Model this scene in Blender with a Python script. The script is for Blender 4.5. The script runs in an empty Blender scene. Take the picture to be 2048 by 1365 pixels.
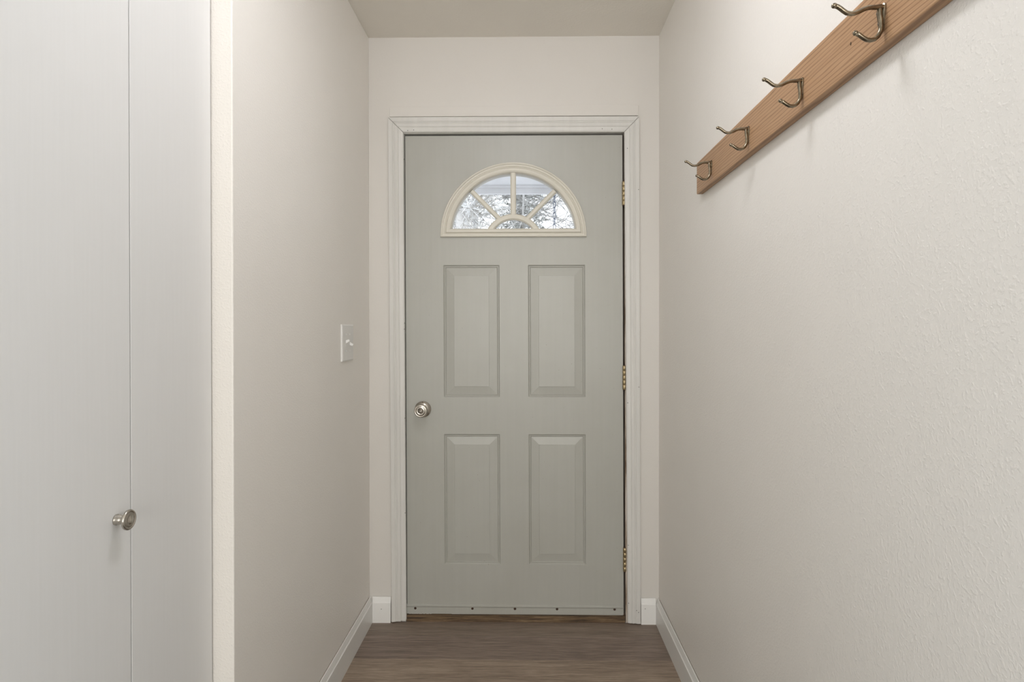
import bpy, bmesh, math, random
from mathutils import Vector, Matrix

random.seed(7)
SC = bpy.context.scene
COL = SC.collection

# ------------------------------------------------------------------ dimensions (metres)
W = 1.207          # hall width, left wall at x=0
D = 2.4985         # entry wall plane
H = 2.44           # ceiling
CLX = -0.0466      # closet door face
CY0, CY1 = 0.215, 1.336   # closet opening along the left wall
CAM = (0.65879, 0.0, 1.21998)

# ------------------------------------------------------------------ camera
cd = bpy.data.cameras.new('camera')
cam = bpy.data.objects.new('camera', cd)
COL.objects.link(cam)
cam.location = CAM
cam.rotation_euler = (math.pi / 2 - 0.00543, 0.00055, 0.01426)
cd.sensor_width = 36.0
cd.lens = 1200.0 / 2048.0 * 36.0
cd.shift_x = -12.65 / 2048
cd.shift_y = -14.95 / 2048
cd.clip_start = 0.02
SC.camera = cam

# ------------------------------------------------------------------ world: even overcast winter sky
wd = bpy.data.worlds.new('overcast_sky')
SC.world = wd
wd.use_nodes = True
bg = wd.node_tree.nodes['Background']
bg.inputs[0].default_value = (0.90, 0.95, 1.0, 1)
bg.inputs[1].default_value = 2.3

# ------------------------------------------------------------------ lights of the room behind the camera
def area(name, loc, rot, sx, sy, power, col):
    l = bpy.data.lights.new(name, 'AREA')
    l.shape = 'RECTANGLE'; l.size = sx; l.size_y = sy
    l.energy = power; l.color = col
    o = bpy.data.objects.new(name, l); COL.objects.link(o)
    o.location = loc; o.rotation_euler = rot
    return o
REAR, RX0, RX1 = -3.6, -2.3, 3.5          # rear wall and side walls of the room behind the camera
LE, RE = 0.12, 0.22                       # where the hall's left and right walls end
# windows of that room: centre, facing, width, power, colour of the daylight
WIN = [((0.6, REAR - .02, 1.5), (math.pi / 2, 0, 0), 1.8, 84, (1.0, 0.97, 0.92)),
       ((RX0 - .02, -1.3, 1.5), (math.pi / 2, 0, -math.pi / 2), 1.9, 15, (0.55, 0.78, 1.0)),
       ((RX1 + .02, -1.3, 1.5), (math.pi / 2, 0, math.pi / 2), 1.9, 15, (0.55, 0.78, 1.0))]
for loc, rot, w, p, c in WIN:             # daylight entering by each window
    area('window_daylight', loc, rot, w - .1, 1.3, p, c)
# the hall's ceiling lamp (built further down): position along the hall, glow
LAMPS = [(1.08, (26.6, 27.0, 28.6), 'round opal flush ceiling lamp in the hall')]

SC.view_settings.view_transform = 'Standard'
SC.view_settings.look = 'None'
SC.view_settings.gamma = 1.0
SC.view_settings.use_curve_mapping = False
SC.view_settings.exposure = 0.0

# ------------------------------------------------------------------ helpers
def srgb(r, g, b):
    f = lambda c: (c / 255 / 12.92) if c / 255 <= 0.04045 else ((c / 255 + 0.055) / 1.055) ** 2.4
    return (f(r), f(g), f(b), 1)

class NT:
    def __init__(self, name):
        self.m = bpy.data.materials.new(name); self.m.use_nodes = True
        self.t = self.m.node_tree; self.n = self.t.nodes; self.p = self.n['Principled BSDF']
    def node(self, typ, **kw):
        n = self.n.new(typ)
        for k, v in kw.items():
            if k in n.inputs.keys(): n.inputs[k].default_value = v
            else: setattr(n, k, v)
        return n
    def link(self, a, b): self.t.links.new(a, b)
    def coords(self, scale=(1, 1, 1), rand=False):
        c = self.node('ShaderNodeTexCoord'); mp = self.node('ShaderNodeMapping')
        mp.inputs['Scale'].default_value = scale
        self.link(c.outputs['Object'], mp.inputs['Vector'])
        if rand:
            oi = self.node('ShaderNodeObjectInfo'); mu = self.node('ShaderNodeMath', operation='MULTIPLY')
            mu.inputs[1].default_value = 57.0
            self.link(oi.outputs['Random'], mu.inputs[0]); self.link(mu.outputs[0], mp.inputs['Location'])
        return mp.outputs['Vector']
    def noise(self, vec, scale, detail=2.0, rough=0.5, dist=0.0):
        n = self.node('ShaderNodeTexNoise')
        n.inputs['Scale'].default_value = scale; n.inputs['Detail'].default_value = detail
        n.inputs['Roughness'].default_value = rough; n.inputs['Distortion'].default_value = dist
        self.link(vec, n.inputs['Vector'])
        return n.outputs['Fac']
    def ramp(self, fac, stops):
        r = self.node('ShaderNodeValToRGB'); e = r.color_ramp.elements
        while len(e) < len(stops): e.new(0.5)
        for k, (p, c) in enumerate(stops):
            e[k].position = p; e[k].color = c if len(c) == 4 else (*c, 1)
        self.link(fac, r.inputs['Fac'])
        return r.outputs['Color']
    def mix(self, fac, a, b, mode='MIX'):
        m = self.node('ShaderNodeMix', data_type='RGBA', blend_type=mode)
        for k, v in ((0, fac), (6, a), (7, b)):
            if hasattr(v, 'links') or hasattr(v, 'is_linked'): self.link(v, m.inputs[k])
            else: m.inputs[k].default_value = v
        return m.outputs[2]
    def bump(self, height, strength, dist):
        b = self.node('ShaderNodeBump'); b.inputs['Strength'].default_value = strength
        b.inputs['Distance'].default_value = dist
        self.link(height, b.inputs['Height']); self.link(b.outputs['Normal'], self.p.inputs['Normal'])

def G(v): return (v, v, v, 1)

def paint(name, col, rough=0.5, peel=0.0, peel_scale=120, var=0.04, stretch=(1, 1, 1)):
    t = NT(name); v = t.coords(stretch)
    big = t.noise(v, 2.5, 4, 0.6)
    lo = tuple(c * (1 - var) for c in col[:3]) + (1,); hi = tuple(min(1, c * (1 + var)) for c in col[:3]) + (1,)
    t.link(t.ramp(big, [(0.3, lo), (0.7, hi)]), t.p.inputs['Base Color'])
    t.p.inputs['Roughness'].default_value = rough
    t.p.inputs['Specular IOR Level'].default_value = 0.35
    if peel:
        a = t.noise(v, peel_scale, 2, 0.5, 0.1)
        t.bump(t.ramp(a, [(0.48, G(0)), (0.72, G(1))]), peel, 0.0012)
    return t.m

def metal(name, col, rough=0.3, var=0.25, scale=60):
    t = NT(name); v = t.coords()
    n = t.noise(v, scale, 3)
    lo = tuple(c * (1 - var) for c in col[:3]) + (1,)
    t.link(t.ramp(n, [(0.35, lo), (0.65, col)]), t.p.inputs['Base Color'])
    t.p.inputs['Metallic'].default_value = 1.0
    t.p.inputs['Roughness'].default_value = rough
    return t.m

def plain(name, col, rough=0.6):
    return paint(name, col, rough, 0, var=0.06)

M = {}
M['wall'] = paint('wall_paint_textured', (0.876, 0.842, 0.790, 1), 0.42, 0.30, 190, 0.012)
M['ceil'] = paint('ceiling_paint', (0.87, 0.83, 0.755, 1), 0.7, 0.2, 110, 0.02)
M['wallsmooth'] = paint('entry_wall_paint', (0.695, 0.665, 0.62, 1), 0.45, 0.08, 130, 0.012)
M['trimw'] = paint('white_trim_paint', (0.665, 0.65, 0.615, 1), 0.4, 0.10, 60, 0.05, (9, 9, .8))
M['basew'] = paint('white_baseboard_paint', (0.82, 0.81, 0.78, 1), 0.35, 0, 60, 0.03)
M['plastic'] = plain('white_plastic', (0.80, 0.79, 0.76, 1), 0.3)
M['dark'] = plain('dark_gap', (0.012, 0.010, 0.008, 1), 0.8)
M['nickel'] = metal('brushed_nickel', (0.60, 0.56, 0.50, 1), 0.26)
M['nickeldark'] = metal('nickel_recess', (0.16, 0.14, 0.12, 1), 0.4)
M['brass'] = metal('worn_brass', (0.62, 0.50, 0.30, 1), 0.42, 0.5, 160)
M['bronze'] = metal('antique_brass', (0.33, 0.28, 0.205, 1), 0.25, 0.45, 90)
M['rust'] = plain('rusty_screw', (0.055, 0.03, 0.018, 1), 0.7)
M['extwhite'] = plain('porch_white_paint', (0.80, 0.81, 0.84, 1), 0.6)
M['snow'] = paint('snow', (0.90, 0.92, 0.95, 1), 0.8, 0.4, 6, 0.03)
M['chain'] = metal('galvanised_chain', (0.30, 0.33, 0.40, 1), 0.45)

# closet door: painted hardboard with faint vertical grain
t = NT('closet_door_paint'); v = t.coords((1, 60, 1.6)); n = t.noise(v, 3.0, 5, 0.6, 0.3)
t.link(t.ramp(n, [(0.3, (0.775, 0.768, 0.752, 1)), (0.7, (0.79, 0.783, 0.769, 1))]), t.p.inputs['Base Color'])
t.p.inputs['Roughness'].default_value = 0.45; t.bump(n, 0.12, 0.0006)
M['closet'] = t.m

# entry door: grey-green paint with faint smudges
t = NT('entry_door_paint'); v = t.coords()
big = t.noise(v, 3.2, 6, 0.65, 0.6); streak = t.noise(t.coords((40, 40, 1.2)), 1.5, 4, 0.6)
c1 = t.ramp(big, [(0.32, (0.395, 0.388, 0.345, 1)), (0.60, (0.415, 0.412, 0.372, 1))])
c2 = t.mix(0.25, c1, t.ramp(streak, [(0.3, (0.385, 0.38, 0.34, 1)), (0.7, (0.44, 0.436, 0.397, 1))]))
speck = t.noise(v, 210, 1, 0.4)
c3 = t.mix(t.ramp(speck, [(0.80, G(0)), (0.83, G(1))]), c2, (0.20, 0.16, 0.11, 1))
t.link(c3, t.p.inputs['Base Color']); t.p.inputs['Roughness'].default_value = 0.38
t.bump(streak, 0.06, 0.001)
M['door'] = t.m
M['fan'] = paint('fanlight_frame_plastic', (0.66, 0.63, 0.55, 1), 0.4, 0, 60, 0.04)

# weathered right jamb: paint worn to brown wood
t = NT('worn_jamb'); n = t.noise(t.coords((60, 60, 5)), 1.0, 5, 0.65)
t.link(t.ramp(n, [(0.38, (0.12, 0.065, 0.03, 1)), (0.47, (0.36, 0.29, 0.22, 1)), (0.62, (0.56, 0.50, 0.44, 1))]), t.p.inputs['Base Color'])
t.p.inputs['Roughness'].default_value = 0.7
M['wornjamb'] = t.m
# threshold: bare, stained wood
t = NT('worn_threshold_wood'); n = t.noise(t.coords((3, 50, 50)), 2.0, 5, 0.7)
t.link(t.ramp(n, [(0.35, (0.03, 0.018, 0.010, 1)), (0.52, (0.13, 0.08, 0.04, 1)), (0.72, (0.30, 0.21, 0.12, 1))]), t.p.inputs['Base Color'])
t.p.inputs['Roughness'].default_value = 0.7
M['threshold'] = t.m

# oak board of the coat rack (grain along Y)
t = NT('oak_board')
cn = t.node('ShaderNodeTexCoord'); v = t.node('ShaderNodeMapping')
v.inputs['Location'].default_value = (0.037, 0.0, -0.108); v.inputs['Scale'].default_value = (1.0, 0.10, 1.0)
t.link(cn.outputs['Object'], v.inputs['Vector']); v = v.outputs['Vector']
w = t.node('ShaderNodeTexWave', wave_type='RINGS', rings_direction='Y')
w.inputs['Scale'].default_value = 44; w.inputs['Distortion'].default_value = 8.0; w.inputs['Detail'].default_value = 3.0
w.inputs['Detail Scale'].default_value = 0.6; w.inputs['Detail Roughness'].default_value = 0.55
t.link(v, w.inputs['Vector'])
fine = t.noise(t.coords((200, 5, 200)), 2.0, 3, 0.6)
c1 = t.ramp(w.outputs['Fac'], [(0.0, srgb(182, 144, 108)), (0.66, srgb(188, 150, 114)), (0.88, srgb(152, 114, 80)), (1.0, srgb(138, 100, 68))])
c2 = t.mix(0.30, c1, t.ramp(fine, [(0.35, srgb(158, 120, 86)), (0.65, srgb(200, 162, 126))]))
t.link(c2, t.p.inputs['Base Color']); t.p.inputs['Roughness'].default_value = 0.45
M['oak'] = t.m

# vinyl planks (grain along X), tint from the object colour
t = NT('vinyl_plank')
n1 = t.noise(t.coords((1.3, 42, 1), True), 1.6, 6, 0.68, 0.5)
n2 = t.noise(t.coords((8, 140, 1), True), 1.3, 5, 0.75)
n3 = t.noise(t.coords((2, 14, 1), True), 1.3, 3, 0.5, 0.8)
c1 = t.ramp(n1, [(0.30, (0.085, 0.066, 0.053, 1)), (0.50, (0.17, 0.138, 0.113, 1)), (0.70, (0.27, 0.228, 0.19, 1))])
c2 = t.mix(0.55, c1, t.ramp(n2, [(0.36, (0.045, 0.034, 0.027, 1)), (0.50, (0.16, 0.13, 0.107, 1)), (0.64, (0.31, 0.265, 0.22, 1))]))
c3 = t.mix(0.28, c2, t.ramp(n3, [(0.35, (0.11, 0.09, 0.075, 1)), (0.65, (0.23, 0.20, 0.165, 1))]))
oi = t.node('ShaderNodeObjectInfo')
c4 = t.mix(1.0, c3, oi.outputs['Color'], 'MULTIPLY')
t.link(c4, t.p.inputs['Base Color']); t.p.inputs['Roughness'].default_value = 0.5
t.bump(n2, 0.12, 0.0006)
M['plank'] = t.m

# window glass: clear pane, reflects by Fresnel
t = NT('clear_glass')
tr = t.node('ShaderNodeBsdfTransparent'); gl = t.node('ShaderNodeBsdfGlossy'); gl.inputs['Roughness'].default_value = 0.02
fr = t.node('ShaderNodeFresnel'); fr.inputs['IOR'].default_value = 1.45; mx = t.node('ShaderNodeMixShader')
sm = t.noise(t.coords(), 9, 3)
t.link(t.ramp(sm, [(0.3, G(0.93)), (0.7, G(0.98))]), tr.inputs['Color'])
t.link(fr.outputs[0], mx.inputs[0]); t.link(tr.outputs[0], mx.inputs[1]); t.link(gl.outputs[0], mx.inputs[2])
t.link(mx.outputs[0], t.n['Material Output'].inputs['Surface'])
M['glass'] = t.m

def bark(name, lo, hi):
    t = NT(name); n = t.noise(t.coords((1, 1, .4)), 9, 4, 0.65)
    t.link(t.ramp(n, [(0.38, lo), (0.60, hi)]), t.p.inputs['Base Color'])
    t.p.inputs['Roughness'].default_value = 0.85
    return t.m
M['frost'] = bark('frosted_bark', (0.42, 0.40, 0.37, 1), (0.88, 0.89, 0.90, 1))
M['birch'] = bark('birch_bark', (0.42, 0.40, 0.38, 1), (0.80, 0.79, 0.78, 1))
M['barkd'] = bark('grey_bark', (0.14, 0.135, 0.12, 1), (0.55, 0.55, 0.55, 1))
M['needle'] = bark('snowy_needles', (0.12, 0.125, 0.10, 1), (0.70, 0.72, 0.72, 1))
M['deck'] = bark('deck_wood', (0.25, 0.22, 0.19, 1), (0.40, 0.37, 0.33, 1))

class MB:
    """collects polygons into one mesh"""
    def __init__(s): s.v = []; s.f = []; s.smooth = []
    def add(s, vs, fs, sm=False):
        o = len(s.v); s.v += [tuple(p) for p in vs]
        s.f += [tuple(i + o for i in f) for f in fs]; s.smooth += [sm] * len(fs)
    def box(s, a, b):
        (x0, y0, z0), (x1, y1, z1) = a, b
        s.add([(x0, y0, z0), (x1, y0, z0), (x1, y1, z0), (x0, y1, z0), (x0, y0, z1), (x1, y0, z1), (x1, y1, z1), (x0, y1, z1)],
              [(0, 3, 2, 1), (4, 5, 6, 7), (0, 1, 5, 4), (1, 2, 6, 5), (2, 3, 7, 6), (3, 0, 4, 7)])
    def lathe(s, prof, org, axis, n=32):
        """prof: (radius, distance along axis)"""
        ax = Vector(axis).normalized(); u = ax.orthogonal().normalized(); w = ax.cross(u); o = Vector(org)
        vs = []
        for r, h in prof:
            for k in range(n):
                a = 2 * math.pi * k / n
                vs.append(o + ax * h + (u * math.cos(a) + w * math.sin(a)) * r)
        fs = []
        for i in range(len(prof) - 1):
            for k in range(n):
                fs.append((i * n + k, i * n + (k + 1) % n, (i + 1) * n + (k + 1) % n, (i + 1) * n + k))
        fs.append(tuple(range(n))[::-1]); fs.append(tuple((len(prof) - 1) * n + k for k in range(n)))
        s.add(vs, fs, True)
    def tube(s, pts, rads, n=10, caps=True):
        pts = [Vector(p) for p in pts]; vs = []
        prev = None
        for i, p in enumerate(pts):
            tng = (pts[min(i + 1, len(pts) - 1)] - pts[max(i - 1, 0)]).normalized()
            u = tng.orthogonal().normalized() if prev is None else (prev - tng * prev.dot(tng)).normalized()
            prev = u; w = tng.cross(u); r = rads[i] if isinstance(rads, (list, tuple)) else rads
            for k in range(n):
                a = 2 * math.pi * k / n
                vs.append(p + (u * math.cos(a) + w * math.sin(a)) * r)
        fs = []
        for i in range(len(pts) - 1):
            for k in range(n):
                fs.append((i * n + k, i * n + (k + 1) % n, (i + 1) * n + (k + 1) % n, (i + 1) * n + k))
        if caps:
            fs.append(tuple(range(n))[::-1]); fs.append(tuple((len(pts) - 1) * n + k for k in range(n)))
        s.add(vs, fs, True)
    def mapv(s, fn): s.v = [tuple(fn(*p)) for p in s.v]; return s
    def mesh(s, name):
        me = bpy.data.meshes.new(name); me.from_pydata(s.v, [], s.f)
        me.polygons.foreach_set('use_smooth', s.smooth); me.update()
        return me
    def build(s, name, mat, parent=None, bevel=0, fix=True):
        me = s.mesh(name)
        if fix:
            bm = bmesh.new(); bm.from_mesh(me); bmesh.ops.recalc_face_normals(bm, faces=bm.faces); bm.to_mesh(me); bm.free()
        return link(name, me, mat, parent, bevel)

def link(name, me, mat, parent=None, bevel=0):
    if mat and not me.materials: me.materials.append(mat)
    o = bpy.data.objects.new(name, me); COL.objects.link(o)
    if parent: o.parent = parent
    if bevel:
        b = o.modifiers.new('bevel', 'BEVEL'); b.width = bevel; b.segments = 2; b.limit_method = 'ANGLE'
    return o

def tag(o, label=None, cat=None, group=None, kind=None):
    for k, v in (('label', label), ('category', cat), ('group', group), ('kind', kind)):
        if v: o[k] = v
    return o

def empty(name, loc=(0, 0, 0)):
    o = bpy.data.objects.new(name, None); COL.objects.link(o); o.location = loc
    o.empty_display_size = 0.1
    return o

def struct(name, mb, mat, label, bevel=0, parent=None):
    o = mb.build(name, mat, parent, bevel)
    if parent is None: tag(o, label, None, None, 'structure')
    return o

def fill(outer, holes, y0, y1, name, mat, parent=None):
    """flat plate in XZ with holes, from y0 (front) to y1 (back)"""
    bm = bmesh.new(); es = []
    for loop in [outer] + holes:
        vs = [bm.verts.new((x, y0, z)) for x, z in loop]
        es += [bm.edges.new((vs[i], vs[(i + 1) % len(vs)])) for i in range(len(vs))]
    bmesh.ops.triangle_fill(bm, use_beauty=True, use_dissolve=False, edges=es)
    r = bmesh.ops.extrude_face_region(bm, geom=bm.faces[:])
    for e in r['geom']:
        if isinstance(e, bmesh.types.BMVert): e.co.y = y1
    bmesh.ops.recalc_face_normals(bm, faces=bm.faces)
    me = bpy.data.meshes.new(name); bm.to_mesh(me); bm.free()
    return link(name, me, mat, parent)

# ================================================================== STRUCTURE
# ---- floor
fl = MB(); fl.box((RX0 - .1, REAR - .1, -0.12), (RX1 + .1, D, -0.0055))
floor = struct('floor', fl, M['plank'], 'grey-brown wood-look vinyl plank floor of the hall')
floor.color = (1, 1, 1, 1)
PW = 0.1667
pm = MB(); pm.box((-0.66, 0.0003, -0.0055), (0.66, PW - 0.0003, 0.0))
pme = pm.mesh('plank'); pme.materials.append(M['plank'])
tints = [(1, 1, 1), (1.32, 1.22, 1.16), (1.30, 1.18, 1.15), (1.72, 1.58, 1.44)]
k = 0; y = 2.3814
while y > -0.7:
    wide = y > 2.3
    o = link('plank', pme, None, floor)
    o.location = (0.6035, y, 0.0)
    if y + PW > D: o.scale.y = (D - y) / PW
    tc = tints[k + 1] if k + 1 < 4 else (random.uniform(.85, 1.1),) * 3
    o.color = (*tc, 1)
    b = o.modifiers.new('bevel', 'BEVEL'); b.width = 0.001; b.segments = 1
    k += 1; y -= PW

# ---- ceiling
c = MB(); c.box((RX0 - .1, REAR - .1, H), (RX1 + .1, D + .14, H + .1)); struct('ceiling', c, M['ceil'], 'plain beige painted ceiling of the narrow hall')

# ---- entry wall with doorway
DX0, DX1, DZ1 = 0.130, 1.088, 2.062
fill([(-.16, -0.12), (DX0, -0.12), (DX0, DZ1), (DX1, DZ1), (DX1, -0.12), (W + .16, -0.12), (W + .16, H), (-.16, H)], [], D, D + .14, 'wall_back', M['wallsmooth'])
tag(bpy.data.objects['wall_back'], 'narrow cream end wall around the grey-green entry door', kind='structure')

# ---- left wall beyond the closet, then nearer pieces
w = MB(); w.box((-.16, CY1, -0.0055), (0, D, H)); struct('wall_left', w, M['wall'], 'cream textured wall with the light switch', 0.003)
w = MB(); w.box((-.16, LE, -0.0055), (0, CY0, H)); w.box((-.16, CY0, 2.06), (0, CY1, H)); struct('wall_left_near', w, M['wall'], 'cream textured wall around the closet opening')
w = MB()                                        # closet interior shell
w.box((-.80, LE + .1, -0.0055), (-.76, CY1 + .34, H)); w.box((-.76, CY1 + .3, -0.0055), (-.16, CY1 + .34, H))
struct('wall_closet', w, M['wall'], 'cream interior walls of the closet behind the folding door')
# ---- right wall
w = MB(); w.box((W, RE, -0.0055), (W + .16, D, H)); struct('wall_right', w, M['wall'], 'long cream textured wall carrying the oak coat rack')
# ---- room behind the camera, each outer wall with a window
def window_wall(name, loc, w, along, n, label):
    """wall in local XZ with a window hole, then turned into place"""
    a0, a1 = along; cx = loc
    o = fill([(a0, -0.0055), (a1, -0.0055), (a1, H), (a0, H)], [[(cx - w / 2, .8), (cx + w / 2, .8), (cx + w / 2, 2.2), (cx - w / 2, 2.2)]], 0, .1, name, M['wall'])
    tag(o, label, kind='structure')
    f = MB()
    for a, b in (((cx - w / 2, .8), (cx - w / 2 + .05, 2.2)), ((cx + w / 2 - .05, .8), (cx + w / 2, 2.2)), ((cx - w / 2 + .05, .8), (cx + w / 2 - .05, .85)), ((cx - w / 2 + .05, 2.15), (cx + w / 2 - .05, 2.2)), ((cx - .02, .85), (cx + .02, 2.15))):
        f.box((a[0], .03, a[1]), (b[0], .07, b[1]))
    q = struct('window_%d' % n, f, M['trimw'], 'white framed window in the ' + label)
    return o, q
for o in window_wall('wall_rear', .6, 1.8, (RX0 - .1, RX1 + .1), 1, 'cream wall behind the hall'): o.location = (0, REAR - .1, 0)
for o in window_wall('wall_room_left', -1.3, 1.9, (REAR, LE), 2, 'cream side wall on the closet side'): o.rotation_euler = (0, 0, math.pi / 2); o.location = (RX0, 0, 0)
for o in window_wall('wall_room_right', -1.3, 1.9, (REAR, RE), 3, 'cream side wall on the coat rack side'): o.rotation_euler = (0, 0, math.pi / 2); o.location = (RX1 + .1, 0, 0)
w = MB(); w.box((RX0 - .1, LE, -0.0055), (-.16, LE + .1, H)); struct('wall_front_left', w, M['wall'], 'cream wall behind the closet')
w = MB(); w.box((W + .16, RE, -0.0055), (RX1 + .1, RE + .1, H)); struct('wall_front_right', w, M['wall'], 'cream wall turning off the coat rack wall')

# ---- baseboards (profile: distance from wall, height)
BP = [(0.0024, 0.0), (0.014, 0.0), (0.014, 0.0825), (0.0132, 0.0845), (0.0118, 0.0850), (0.0105, 0.0880), (0.0068, 0.1020), (0.0056, 0.1055), (0.0024, 0.1060)]
def baseboard(name, a, b, nrm, label):
    """extruded profile from a to b (floor points on the wall), nrm into the room"""
    m = MB(); n = len(BP); vs = []
    for p in (a, b):
        for d, z in BP: vs.append((p[0] + nrm[0] * d, p[1] + nrm[1] * d, z))
    fs = [(i, (i + 1) % n, n + (i + 1) % n, n + i) for i in range(n)] + [tuple(range(n))[::-1], tuple(range(n, 2 * n))]
    m.add(vs, fs)
    return struct(name, m, M['basew'], label)
baseboard('baseboard_left', (0, CY1 + .001), (0, D - .0005), (1, 0), 'white baseboard below the wall with the light switch')
baseboard('baseboard_right', (W, RE), (W, D - .0005), (-1, 0), 'white baseboard below the coat rack wall')
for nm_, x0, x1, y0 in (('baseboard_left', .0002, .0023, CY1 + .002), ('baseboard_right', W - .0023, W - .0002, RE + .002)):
    m = MB(); m.box((x0, y0, .001), (x1, D - .016, .1046)); m.build('gap_shade', M['threshold'], bpy.data.objects[nm_])  # dark brown strip: shade of the gap behind the baseboard, put in as colour
bb1 = baseboard('baseboard_back_left', (0.0145, D), (0.0905, D), (0, -1), 'short white baseboard piece on the knob side of the entry door')
bb2 = baseboard('baseboard_back_right', (1.1315, D), (W - .0145, D), (0, -1), 'short white baseboard piece on the hinge side of the entry door')

# ---- door casing (profile across the width 0=outer .. 1=inner: depth out of the wall)
CP = [(0.0, 0.0), (0.0, 0.0155), (0.04, 0.0165), (0.28, 0.0165), (0.31, 0.0145), (0.36, 0.0150), (0.40, 0.0130), (0.46, 0.0140), (0.62, 0.0145), (0.66, 0.0120), (0.70, 0.0135), (0.88, 0.0125), (0.97, 0.0105), (1.0, 0.008), (1.0, 0.0)]
def casing(name, O0, I0, O1, I1, label):
    """bar between the end edges O0-I0 and O1-I1 (XZ corners)"""
    m = MB(); vs = []
    for O, I in ((O0, I0), (O1, I1)):
        for s, d in CP: vs.append((O[0] + (I[0] - O[0]) * s, D - d, O[1] + (I[1] - O[1]) * s))
    n = len(CP)
    m.add(vs, [(i, i + 1, n + i + 1, n + i) for i in range(n - 1)] + [tuple(range(n))[::-1], tuple(range(n, 2 * n))])
    return struct(name, m, M['trimw'], label)
OTL, ITL, OTR, ITR = (.083, 2.1035), (.1455, 2.0425), (1.1225, 2.1015), (1.0620, 2.0395)
g = 0.0007                                       # hairline mitre gap
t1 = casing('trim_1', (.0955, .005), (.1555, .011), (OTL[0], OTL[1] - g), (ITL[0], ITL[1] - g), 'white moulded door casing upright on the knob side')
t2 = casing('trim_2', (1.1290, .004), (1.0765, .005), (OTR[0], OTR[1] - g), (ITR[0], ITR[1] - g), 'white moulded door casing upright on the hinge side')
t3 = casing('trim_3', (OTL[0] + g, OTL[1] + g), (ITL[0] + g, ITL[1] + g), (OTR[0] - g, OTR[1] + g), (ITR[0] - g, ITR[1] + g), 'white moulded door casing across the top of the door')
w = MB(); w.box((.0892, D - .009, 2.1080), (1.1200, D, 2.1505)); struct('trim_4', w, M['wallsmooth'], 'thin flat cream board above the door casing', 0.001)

# ---- jamb and threshold
def shx(x, z): return x + (1.03 - z) * 0.0031
def jamb(name, x0b, x1b, z0, z1, y0, y1, mat, label):
    m = MB(); m.box((x0b, y0, z0), (x1b, y1, z1)); m.mapv(lambda x, y, z: (shx(x, z), y, z))
    return struct(name, m, mat, label)
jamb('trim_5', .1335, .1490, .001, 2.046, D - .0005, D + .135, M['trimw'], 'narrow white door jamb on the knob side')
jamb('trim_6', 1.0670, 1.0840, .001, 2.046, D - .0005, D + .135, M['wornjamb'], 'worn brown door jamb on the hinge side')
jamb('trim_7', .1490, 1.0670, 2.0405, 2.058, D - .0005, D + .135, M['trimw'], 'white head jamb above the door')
m = MB()                                         # weather stop that the door closes against
m.box((.149, D + .060, .03), (.162, D + .075, 2.0405)); m.box((1.054, D + .060, .03), (1.067, D + .075, 2.0405)); m.box((.162, D + .060, 2.026), (1.054, D + .075, 2.0405))
m.mapv(lambda x, y, z: (shx(x, z), y, z)); struct('trim_8', m, M['dark'], 'dark weather strip around the entry door')
m = MB(); m.box((.1525, D + .0005, -.12), (1.069, D + .135, .0275)); struct('trim_9', m, M['threshold'], 'worn brown wooden threshold under the entry door', 0.002)

# nail holes
nm = MB(); nm.lathe([(0.0016, 0), (0.0016, 0.0004)], (0, 0, 0), (0, -1, 0), 8); nme = nm.mesh('nail_hole'); nme.materials.append(M['dark'])
def nails(parent, pts, dep):
    for x, z in pts:
        o = link('nail_hole', nme, None, parent); o.location = (x, D - dep, z)
nails(t1, [(.150, 1.93), (.151, 1.25), (.150, 1.225), (.152, .855), (.102, .62), (.152, .46), (.1035, .06)], .0134)
nails(t2, [(1.073, 1.97), (1.119, 1.80), (1.121, .985), (1.075, .92), (1.0775, .33), (1.079, .09), (1.120, .052), (1.112, .06)], .0162)
nails(t3, [(.19, 2.051), (.165, 2.049), (.97, 2.052), (1.01, 2.050)], .0134)
nails(bb1, [(.052, .058)], .0142)
nails(bb2, [(1.148, .066)], .0142)

# ================================================================== ENTRY DOOR
YF = D + .012                     # door face
def S(x): return CAM[0] + (x - CAM[0]) * 1.0048
def SZ(z): return CAM[2] + (z - CAM[2]) * 1.0048
door = empty('door_1', (0, 0, 0))
tag(door, 'grey-green panelled entry door with a half-round fanlight', kind='structure')
X0, X1, Z0, Z1 = S(.15485), S(1.05815), SZ(.0335), SZ(2.0303)
FC, FZ = S(.6045), SZ(1.613)      # fanlight centre
def contour(d, n=48):
    """fanlight outline inset by d"""
    r = .3052 - d; zb = SZ(1.608) + .8 * d
    a0 = math.asin(max(-1, min(1, (zb - FZ) / r)))
    return [(FC + r * math.cos(a0 + (math.pi - 2 * a0) * k / n), FZ + r * math.sin(a0 + (math.pi - 2 * a0) * k / n)) for k in range(n + 1)]
PAN = []
for px0, px1 in ((.312, .5458), (.665, .9022)):
    for pz0, pz1 in ((.941, 1.492), (.242, .786)):
        PAN.append((S(px0), S(px1), SZ(pz0), SZ(pz1)))
sh = lambda x, z: (shx(x, z), z)
holes = [[sh(x, z) for x, z in ((a, c), (b, c), (b, d), (a, d))] for a, b, c, d in PAN] + [[sh(x, z) for x, z in contour(.030)]]
slab = fill([sh(X0, Z0), sh(X1, Z0), sh(X1, Z1), sh(X0, Z1)], holes, YF, YF + .044, 'door_slab', M['door'], door)
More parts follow.
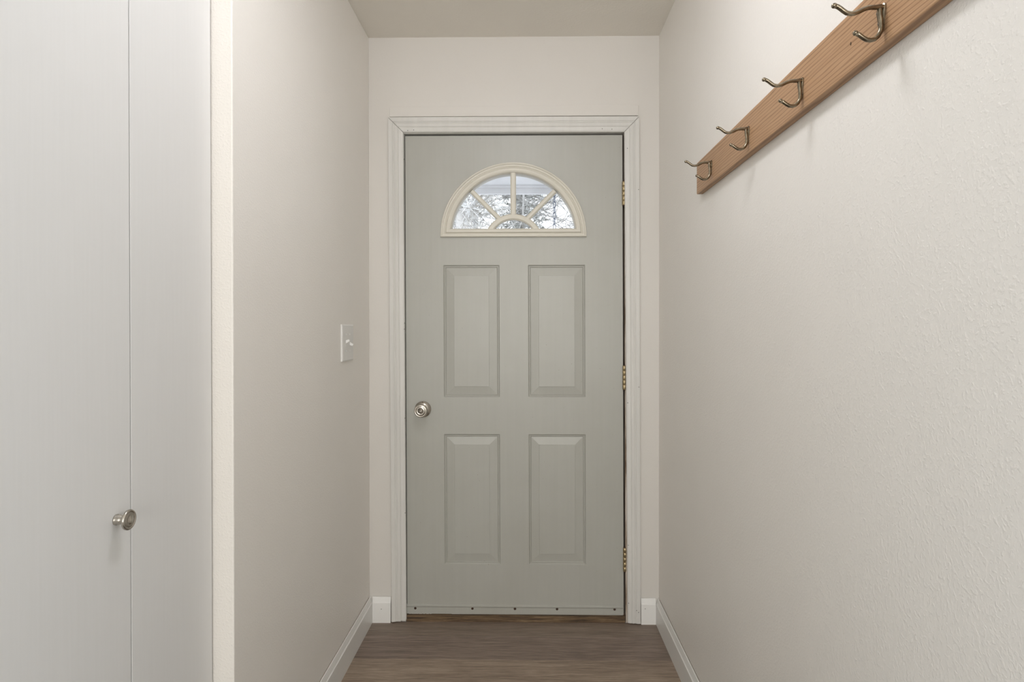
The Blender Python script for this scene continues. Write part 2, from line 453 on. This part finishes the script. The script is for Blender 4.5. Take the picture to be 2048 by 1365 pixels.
# raised panels: nested rectangles (inset, depth behind the face)
PP = [(0, 0), (.0045, .0055), (.0070, .0055), (.0085, .0035), (.0110, .0065), (.0440, .0028), (.0447, .0006), (.0465, .0006)]
for a, b, c, d in PAN:
    m = MB(); vs = []
    for i, dep in PP:
        vs += [(a + i, YF + dep, c + i), (b - i, YF + dep, c + i), (b - i, YF + dep, d - i), (a + i, YF + dep, d - i)]
    n = len(PP); vs += [(a, YF + .04, c), (b, YF + .04, c), (b, YF + .04, d), (a, YF + .04, d)]
    fs = [(4 * i + k, 4 * i + (k + 1) % 4, 4 * i + 4 + (k + 1) % 4, 4 * i + 4 + k) for i in range(n - 1) for k in range(4)]
    fs.append(tuple(4 * (n - 1) + k for k in range(4)))
    fs += [(k, (k + 1) % 4, 4 * n + (k + 1) % 4, 4 * n + k) for k in range(4)] + [tuple(4 * n + k for k in range(4))]
    m.add(vs, fs); m.mapv(lambda x, y, z: (shx(x, z), y, z))
    m.build('raised_panel', M['door'], door)
# fanlight frame
FP = [(0, .0), (0, -.0085), (.0025, -.0115), (.0060, -.0115), (.0085, -.0075), (.0150, -.0080), (.0175, -.0045), (.0200, -.0050), (.0250, -.0115), (.0340, -.0125), (.0400, -.0100), (.0440, -.0040), (.0455, .004), (.0457, .040), (.030, .044)]
m = MB(); vs = []; N = 0
for d, h in FP:
    c = contour(d); N = len(c); vs += [(x, YF + h, z) for x, z in c]
fs = [(i * N + k, i * N + (k + 1) % N, (i + 1) * N + (k + 1) % N, (i + 1) * N + k) for i in range(len(FP) - 1) for k in range(N)]
m.add(vs, fs); m.mapv(lambda x, y, z: (shx(x, z), y, z))
fan = m.build('fanlight_frame', M['fan'], door)
tag(fan, 'cream half-round fanlight frame with sunburst bars')
# muntins
HZ, HRO, HRI = SZ(1.581), .1240, .0995
gz = SZ(1.6445); GR = .2595
def bar(p, q, wd, name):
    m = MB(); P = Vector((p[0], 0, p[1])); Q = Vector((q[0], 0, q[1])); tn = (Q - P).normalized(); s_ = Vector((-tn.z, 0, tn.x))
    prof = [(-wd / 2, .020), (-wd / 2, -.001), (-wd / 2 + .005, -.0058), (wd / 2 - .005, -.0058), (wd / 2, -.001), (wd / 2, .020)]
    vs = [(E + s_ * a + Vector((0, YF + h, 0))) for E in (P, Q) for a, h in prof]; n = len(prof)
    m.add(vs, [(i, (i + 1) % n, n + (i + 1) % n, n + i) for i in range(n)] + [tuple(range(n))[::-1], tuple(range(n, 2 * n))])
    m.mapv(lambda x, y, z: (shx(x, z), y, z))
    return m.build(name, M['fan'], fan)
bar((FC, HZ + HRO - .004), (FC, FZ + GR + .004), .0235, 'muntin')
for sgn in (-1, 1):
    a = math.radians(44.6); oz = SZ(1.627)
    r0 = .067; r1 = .262
    bar((FC + sgn * math.cos(a) * r0, oz + math.sin(a) * r0), (FC + sgn * math.cos(a) * r1 * .93, oz + math.sin(a) * r1 * .93 + .002), .0195, 'muntin')
m = MB(); vs = []; prof = [(HRI, .020), (HRI, -.002), (HRI + .005, -.007), (HRO - .005, -.007), (HRO, -.002), (HRO, .020)]; K = 20
a0 = math.asin((gz - .004 - HZ) / HRO)
for r, h in prof:
    a0 = math.asin((gz - .004 - HZ) / r)
    vs += [(FC + r * math.cos(a0 + (math.pi - 2 * a0) * k / K), YF + h, HZ + r * math.sin(a0 + (math.pi - 2 * a0) * k / K)) for k in range(K + 1)]
n = len(prof)
m.add(vs, [(i * (K + 1) + k, i * (K + 1) + k + 1, ((i + 1) % n) * (K + 1) + k + 1, ((i + 1) % n) * (K + 1) + k) for i in range(n) for k in range(K)])
m.mapv(lambda x, y, z: (shx(x, z), y, z)); m.build('muntin_arch', M['fan'], fan)
# panes: four sectors and the small half disc
def pane(pts):
    fill([sh(x, z) for x, z in pts], [], YF + .014, YF + .018, 'pane', M['glass'], fan)
def arc(cx, cz, r, a, b, k=12): return [(cx + r * math.cos(a + (b - a) * i / k), cz + r * math.sin(a + (b - a) * i / k)) for i in range(k + 1)]
RG = .262; aa = math.radians(44.6); a_hub = math.asin((gz - .002 - HZ) / .112)
th = math.asin((SZ(1.627) + math.sin(aa) * .25 - FZ) / .262)
ab = math.asin((gz - .002 - FZ) / RG); hh = math.radians(56)
for mir in (1, -1):
    lo = arc(FC, FZ, RG, ab, th) + arc(FC, HZ, .112, hh, a_hub)
    hi = arc(FC, FZ, RG, th, math.pi / 2) + arc(FC, HZ, .112, math.pi / 2, hh)
    for pts in (lo, hi):
        pane([(FC + (x - FC) * mir, z) for x, z in pts])
pane(arc(FC, HZ, .112, a_hub, math.pi - a_hub))

# door knob
KX, KZ = shx(S(.2245), .89), SZ(.8905)
knob = MB(); knob.lathe([(.0345, 0), (.0345, .003), (.0325, .0065), (.029, .0075), (.028, .0105), (.0225, .0125), (.0150, .015), (.0130, .030), (.0155, .034), (.0225, .0385), (.0265, .044), (.0280, .051), (.0272, .057), (.0245, .0605), (.0225, .0612), (.0215, .0602), (.0195, .0625), (.0150, .0640), (.0105, .0640), (.0098, .0620), (.0, .0620)], (KX, YF, KZ), (0, -1, 0), 40)
kn = knob.build('door_knob', M['nickel'], door); tag(kn, 'satin nickel keyed door knob')
m = MB(); m.lathe([(.0098, .0615), (.0098, .0632), (.0080, .0634), (.0, .0634)], (KX, YF, KZ), (0, -1, 0), 24); m.build('lock_ring', M['nickeldark'], kn)
m = MB(); m.lathe([(.0066, .0632), (.0062, .0652), (.0, .0656)], (KX, YF, KZ), (0, -1, 0), 20); m.build('lock_cylinder', M['nickel'], kn)
m = MB(); m.box((KX - .0008, YF - .0664, KZ - .0042), (KX + .0008, YF - .0652, KZ + .0042)); m.build('keyhole', M['dark'], kn)
m = MB(); m.lathe([(.0022, .0072), (.0018, .0082)], (KX - .001, YF, KZ + .0305), (0, -1, 0), 12); m.build('release_pin', M['rust'], kn)

# hinges: five knuckles each
HX = 1.0640
kn_me = MB(); kn_me.lathe([(.0062, -.0095), (.0072, -.0088), (.0072, .0088), (.0062, .0095)], (0, 0, 0), (0, 0, 1), 16)
kme = kn_me.mesh('knuckle'); kme.materials.append(M['brass'])
for zt, zb in ((1.8421, 1.7364), (1.0764, .9683), (.3166, .2102)):
    zc = (zt + zb) / 2; x = shx(HX, zc)
    m = MB(); m.lathe([(.0035, -.053), (.0058, -.050), (.0040, -.049), (.0040, .049), (.0058, .050), (.0035, .0535)], (x, D + .0035, zc), (0, 0, 1), 16)
    hg = m.build('hinge', M['rust'], door); tag(hg, 'tarnished brass butt hinge')
    for i in range(5):
        o = link('knuckle', kme, None, hg); o.location = (x, D + .0035, zc + (i - 2) * .0198)

# sweep along the bottom edge
m = MB(); prof = [(0, 0), (-.0035, .001), (-.0035, .0285), (-.0065, .0325), (-.0065, .0365), (-.0030, .0390), (0, .0405)]
vs = [(x, YF + h, Z0 + .001 + z + (x - X0) * -.002) for x in (X0 + .001, X1 - .001) for h, z in prof]; n = len(prof)
m.add(vs, [(i, (i + 1) % n, n + (i + 1) % n, n + i) for i in range(n)] + [tuple(range(n))[::-1], tuple(range(n, 2 * n))])
sweep = m.build('door_sweep', M['door'], door); tag(sweep, 'painted metal draught strip with rusty screws')
sm_ = MB(); sm_.lathe([(.0054, 0), (.0050, .0010), (.0020, .0018), (0, .0018)], (0, 0, 0), (0, -1, 0), 10); sme = sm_.mesh('screw'); sme.materials.append(M['rust'])
for x in (.1921, .431, .6086, .7839, 1.0232):
    o = link('screw', sme, None, sweep); o.location = (S(x), YF - .0036, SZ(.0578))
m = MB()                                         # ragged remains of the old rubber seal
px = X0 + .010; random.seed(3)
while px < X0 + .105:
    ww = random.uniform(.006, .016); hgt = random.uniform(.001, .0035)
    m.box((px, YF - .001, Z0 - hgt), (px + ww, YF + .004, Z0 + .0015)); px += ww + random.uniform(0, .006)
m.box((X0 + .19, YF - .001, Z0 - .0028), (X1 - .01, YF + .005, Z0 + .0015))
m.build('rubber_seal', M['plastic'], sweep)

# ================================================================== CLOSET FOLDING DOOR
cl = empty('door_2'); tag(cl, 'flat off-white bifold closet door', kind='structure')
SEAM = 1.0576
for y0, y1 in ((.2195, .4985), (.5007, .7780), (.7802, SEAM - .0011), (SEAM + .0011, CY1 - .0045)):
    m = MB(); m.box((CLX - .030, y0, .012), (CLX, y1, 2.045)); m.build('door_panel', M['closet'], cl, 0.0012)
m = MB(); m.lathe([(.0092, 0), (.0094, .002), (.0082, .0035), (.0088, .006), (.0078, .010), (.0062, .0135), (.0075, .0165), (.0150, .0185), (.0172, .0205), (.0176, .0228), (.0165, .0246), (.0142, .0252), (.0132, .0240), (.0122, .0240), (.0090, .0262), (.0082, .0256), (.0074, .0262), (.0, .0272)], (CLX, 1.0182, .895), (1, 0, 0), 40)
kb = m.build('closet_knob', M['nickel'], cl); tag(kb, 'small round satin nickel knob')

# ================================================================== CEILING LAMP (above the frame, lights the hall)
for ly, glow, lab in LAMPS:
    t = NT('opal_lamp_glass')
    k = max(glow)
    t.p.inputs['Base Color'].default_value = (0.9, 0.88, 0.84, 1); t.p.inputs['Roughness'].default_value = 0.3
    t.p.inputs['Emission Color'].default_value = (glow[0] / k, glow[1] / k, glow[2] / k, 1); t.p.inputs['Emission Strength'].default_value = k
    lamp = empty('ceiling_lamp', (0.60, ly, H)); tag(lamp, lab, 'lamp')
    m = MB(); m.lathe([(.165, 0), (.168, .006), (.166, .018), (.158, .020)], (0, 0, 0), (0, 0, -1), 32); m.build('lamp_base', M['nickel'], lamp)
    m = MB(); m.lathe([(.155, .018), (.152, .035), (.140, .058), (.115, .078), (.080, .091), (.040, .098), (.002, .100)], (0, 0, 0), (0, 0, -1), 28); m.build('lamp_shade', t.m, lamp)

# ================================================================== LIGHT SWITCH
SY0, SY1, SZ0, SZ1 = 2.1135, 2.2480, 1.1085, 1.2412
sw = empty('light_switch', (0, (SY0 + SY1) / 2, SZ0)); tag(sw, 'white double toggle light switch plate on the cream wall', 'light switch')
m = MB(); cyy = (SY0 + SY1) / 2
pr = [(0.0002, 0), (.0045, 0.0), (.0065, .004)]
vs = []
hz = SZ1 - SZ0; hy = (SY1 - SY0) / 2
for xx, i in pr: vs += [(xx, -hy + i, i), (xx, hy - i, i), (xx, hy - i, hz - i), (xx, -hy + i, hz - i)]
fs = [(4 * i + k, 4 * i + (k + 1) % 4, 4 * i + 4 + (k + 1) % 4, 4 * i + 4 + k) for i in range(2) for k in range(4)] + [(0, 1, 2, 3), (8, 9, 10, 11)]
m.add(vs, fs); m.build('cover_plate', M['plastic'], sw)
for ty, up in ((-.023, 1), (.023, -1)):
    m = MB(); m.box((-.004, -.0042, -.0055), (.0135, .0042, .0055))
    m.mapv(lambda x, y, z: (x, y * (1 - max(0, x) * 18), z * (1 - max(0, x) * 22)))
    o = m.build('toggle', M['plastic'], sw, .001); o.location = (.0062, ty, hz / 2 + up * .0035); o.rotation_euler = (0, -up * math.radians(27), 0)
    m = MB(); m.box((.0064, -.006, -.0125), (.0069, .006, .0125)); o = m.build('toggle_slot', M['plastic'], sw, .0002); o.location = (0, ty, hz / 2)
    for dz in (-.0302, .0302):
        m = MB(); m.lathe([(.0032, 0), (.0028, .0011), (0, .0013)], (.0064, ty, hz / 2 + dz), (1, 0, 0), 12); m.build('screw', M['plastic'], sw)

# ================================================================== COAT RACK
RX = W - .019
rack = empty('coat_rack', (W, 1.88, 1.6435)); tag(rack, 'oak board coat rack with antique brass double hooks', 'coat rack')
def rk(m): return m.mapv(lambda x, y, z: (x - W, y - 1.88, z - 1.6435))
m = MB(); m.box((RX, .46, 1.6435), (W - .0003, 1.88, 1.7400)); rk(m)
m.build('board', M['oak'], rack, .0018)
m = MB(); m.lathe([(.0032, 0), (.0026, .0004)], (RX, .99, 1.688), (-1, 0, 0), 12); m.mapv(lambda x, y, z: (x, .99 + (y - .99) * .5, z)); rk(m)
m.build('knot', M['rust'], rack)
UP = [(.002, -.001), (.007, .0005), (.0135, -.0005), (.0200, -.0005), (.0258, -.0012), (.0320, -.0036), (.0381, -.0066), (.0445, -.0090), (.0504, -.0096), (.0560, -.0084), (.0608, -.0052), (.0652, -.0016), (.0695, .0012), (.0740, .0024)]
LO = [(.0060, .0005), (.0075, -.004), (.0070, -.012), (.0058, -.020), (.0052, -.028), (.0062, -.036), (.0098, -.0430), (.0150, -.0474), (.0205, -.0488), (.0262, -.0482), (.0320, -.0450), (.0375, -.0408), (.0425, -.0385)]
m = MB(); m.tube([(-u, 0, v) for u, v in UP], [.0040, .0038, .0036, .0034, .0034, .0034, .0034, .0034, .0034, .0034, .0034, .0034, .0034, .0032], 14)
m.tube([(-u, 0, v) for u, v in LO], [.0026, .0036, .0034, .0033, .0033, .0034, .0034, .0034, .0034, .0034, .0034, .0034, .0032], 14)
m.lathe([(.0005, -.0042), (.0025, -.0034), (.0036, -.0017), (.0039, 0), (.0036, .0017), (.0025, .0034), (.0005, .0042)], (-.0742, 0, .0025), (1, 0, .2), 14)
m.lathe([(.0005, -.0040), (.0024, -.0031), (.0035, -.0015), (.0038, 0), (.0035, .0015), (.0024, .0031), (.0005, .0040)], (-.0430, 0, -.0383), (1, 0, -.5), 14)
arm = m.mesh('arm'); arm.materials.append(M['bronze'])
outl = [(-.0105, .0025), (-.0075, .006), (0, .0072), (.0075, .006), (.0105, .0025), (.0105, -.004), (.0085, -.013), (.0062, -.022), (.005, -.031), (.0, -.0345), (-.005, -.031), (-.0062, -.022), (-.0085, -.013), (-.0105, -.004)]
outl = [(y + .0062, z) for y, z in outl]; m = MB(); n = len(outl)
vs = [(0, y, z) for y, z in outl] + [(-.0022, y, z) for y, z in outl] + [(-.0036, .0062 + (y - .0062) * .82, -.01 + (z + .01) * .88) for y, z in outl]
m.add(vs, [(i, (i + 1) % n, n + (i + 1) % n, n + i) for i in range(n)] + [(n + i, n + (i + 1) % n, 2 * n + (i + 1) % n, 2 * n + i) for i in range(n)] + [tuple(range(n)), tuple(range(2 * n, 3 * n))])
bpm = m.mesh('coat_hook'); bpm.materials.append(M['bronze'])
bm = bmesh.new(); bm.from_mesh(bpm); bmesh.ops.recalc_face_normals(bm, faces=bm.faces); bm.to_mesh(bpm); bm.free()
m = MB(); m.lathe([(.0026, 0), (.0024, .0008), (.0, .0012)], (-.0034, 0, 0), (-1, 0, 0), 12); scm = m.mesh('screw'); scm.materials.append(M['nickeldark'])
for hy_, hz_ in ((1.7260, 1.7002), (1.4385, 1.6998), (1.1595, 1.6982), (.8970, 1.6978), (.6200, 1.6975)):
    h = link('coat_hook', bpm, None, rack); h.location = (RX - W, hy_ - 1.88, hz_ - 1.6435)
    link('arm', arm, None, h)
    for sy, szz in ((.0125, -.003), (.0095, -.020)):
        s_ = link('screw', scm, None, h); s_.location = (0, sy, szz)

# ================================================================== OUTDOORS
PH = 2.385                                       # porch ceiling
m = MB(); m.box((-3.2, D + .141, -.12), (4.4, D + 2.55, -.06)); tag(m.build('porch_deck', M['deck']), 'wooden porch deck outside the entry door', 'deck')
m = MB(); m.box((-3.2, D + .145, PH), (4.4, D + 2.40, PH + .06)); pr_ = m.build('porch_roof', M['extwhite']); tag(pr_, 'white boarded porch ceiling seen through the fanlight', 'porch roof')
m = MB(); m.box((-3.2, D + 2.35, PH - .062), (4.4, D + 2.39, PH)); m.build('beam', M['extwhite'], pr_, .003)
m = MB(); m.box((-3.2, D + 2.32, PH - .018), (4.4, D + 2.35, PH)); m.build('moulding', M['extwhite'], pr_, .003)
for x in (-3.1, 4.2):
    m = MB(); m.box((x, D + 2.32, -.06), (x + .1, D + 2.42, PH - .062)); m.build('post', M['extwhite'], pr_, .004)
m = MB(); m.box((-40, D + 2.56, -.5), (42, 70, -.45)); struct('ground', m, M['snow'], 'snow-covered ground beyond the porch')

# hanging chain
CX_, CYY = 0.879, D + 2.30
m = MB(); m.tube([(0, 0, PH), (0, 0, PH - .02), (.008, 0, PH - .03), (.008, 0, PH - .042), (-.002, 0, PH - .052), (-.010, 0, PH - .044)], .0035, 8)
ch = empty('hanging_chain', (CX_, CYY, 0)); tag(ch, 'grey link chain hanging from the porch beam', 'chain')
m.build('hook', M['chain'], ch)
lk = MB(); P = []
for i in range(24):
    a = 2 * math.pi * i / 24; P.append((.0105 * math.cos(a), 0, .0165 * math.sin(a) + (.010 if math.sin(a) >= 0 else -.010)))
P.append(P[0]); lk.tube(P, .0036, 7, False); lme = lk.mesh('link'); lme.materials.append(M['chain'])
z = PH - .072
for i in range(24):
    o = link('link', lme, None, ch); o.location = (0, 0, z); o.rotation_euler = (0, 0, (i % 2) * math.pi / 2 + .35); z -= .0445

# trees
def grow(mb, p, d, L, r, lvl, rng, spread, kids, R):
    n = 4; pts = [p.copy()]; q = p.copy(); dd = d.copy(); rads = [r]
    for i in range(n):
        dd = (dd + Vector((rng.uniform(-1, 1), rng.uniform(-1, 1), rng.uniform(-.5, .7))) * .16).normalized()
        q = q + dd * (L / n)
        if math.hypot(q.x, q.y) > R: break
        pts.append(q.copy()); rads.append(r * (1 - .75 * (i + 1) / n) + .0015)
    n = len(pts) - 1
    if n < 1: return
    mb.tube(pts, rads, 6 if lvl > 1 else 4, False)
    if lvl == 0: return
    for k in range(kids[lvl]):
        tt = rng.uniform(.15, .999); i = min(n - 1, int(tt * n)); b = pts[i].lerp(pts[i + 1], tt * n - i)
        side = Vector((rng.gauss(0, 1), rng.gauss(0, 1), rng.gauss(0, .5))).normalized()
        nd = (dd * (1 - spread) + side * spread * 1.3).normalized()
        grow(mb, b, nd, L * rng.uniform(.38, .62), max(rads[i] * .5, .0038), lvl - 1, rng, spread, kids, R)
def bare_tree(x, y, h, r, R, mat, seed, label, group, nb=54):
    rng = random.Random(seed); root = empty('bare_tree', (x, y, -.46)); tag(root, label, 'tree', group)
    tr_ = MB(); pts = []; rads = []; px = py = 0
    for i in range(9):
        pts.append((px, py, h * i / 8)); rads.append(r * (1 - .8 * i / 8)); px += rng.uniform(-.05, .05); py += rng.uniform(-.05, .05)
    tr_.tube(pts, rads, 10); tr_.build('trunk', mat, root, fix=False)
    br = MB()
    for k in range(nb):
        z = rng.uniform(.25, .97); i = min(7, int(z * 8)); b = Vector(pts[i]).lerp(Vector(pts[i + 1]), z * 8 - i); a = rng.uniform(0, 6.283)
        grow(br, b, Vector((math.cos(a), math.sin(a), rng.uniform(.0, .7))).normalized(), R * rng.uniform(.8, 1.2), r * .2, 2, rng, .55, {2: 8, 1: 6}, R)
    br.build('branches', M['frost'] if mat is not M['barkd'] else M['barkd'], root, fix=False)
def spruce(x, y, h, rad, seed):
    rng = random.Random(seed); root = empty('spruce_tree', (x, y, -.46)); tag(root, 'snow-dusted spruce standing behind the bare trees', 'tree', 'spruces beyond the porch')
    m = MB(); m.tube([(0, 0, 0), (0, 0, h * .5), (0, 0, h)], [h * .018, h * .011, .01], 8); m.build('trunk', M['barkd'], root, fix=False)
    nd = MB(); z = .4
    while z < h * .97:
        R = rad * (1 - z / h) ** .8; nb = 9
        for k in range(nb):
            a = 6.283 * k / nb + rng.uniform(-.3, .3); L = R * rng.uniform(.7, 1.0); dx, dy = math.cos(a), math.sin(a)
            for j in range(16):
                s = (j + rng.random()) / 16; cx, cy, cz = dx * L * s, dy * L * s, z - .28 * L * s + rng.uniform(-.05, .05)
                for q in range(4):
                    v = Vector((rng.gauss(0, 1), rng.gauss(0, 1), rng.gauss(-.3, .6))).normalized() * rng.uniform(.08, .20); w_ = v.orthogonal().normalized() * .026
                    nd.add([(cx + w_.x, cy + w_.y, cz + w_.z), (cx - w_.x, cy - w_.y, cz - w_.z), (cx + v.x, cy + v.y, cz + v.z)], [(0, 1, 2)])
        z += .26
    o = nd.build('foliage', M['needle'], root, fix=False); o['kind'] = 'stuff'
BG = 'frosted birches beyond the porch'; DGp = 'dark bare trees beyond the porch'
bare_tree(-.22, 7.3, 6.2, .13, .95, M['birch'], 20, 'thick pale-barked birch with frosted branches, closest to the porch', BG)
for i, (x, y, h, r, R) in enumerate([(-2.4, 8.2, 6.5, .09, 1.0), (3.7, 8.3, 6.2, .08, 1.0)]):
    bare_tree(x, y, h, r, R, M['birch'], 22 + i, 'slender pale-barked birch with frosted branches beyond the porch', BG, 30)
for i, (x, y, h, r, R) in enumerate([(1.75, 7.5, 5.8, .04, .9), (.62, 9.7, 6.6, .03, 1.0), (2.8, 10.2, 7, .08, 1.05), (-.4, 13.2, 8, .09, 1.15), (2.0, 12.7, 8, .09, 1.15), (4.6, 12.6, 8, .09, 1.2)]):
    bare_tree(x, y, h, r, R, M['barkd'], 40 + i, 'bare dark-barked tree standing in the snow beyond the porch', DGp)
for i, (x, y, h, rd) in enumerate([(-1.35, 10.6, 8.5, 1.0), (-3.0, 15.6, 10, 1.35), (.5, 15.9, 10, 1.3), (3.4, 15.8, 11, 1.35), (6.4, 15.6, 11, 1.35)]):
    spruce(x, y, h, rd, 60 + i)
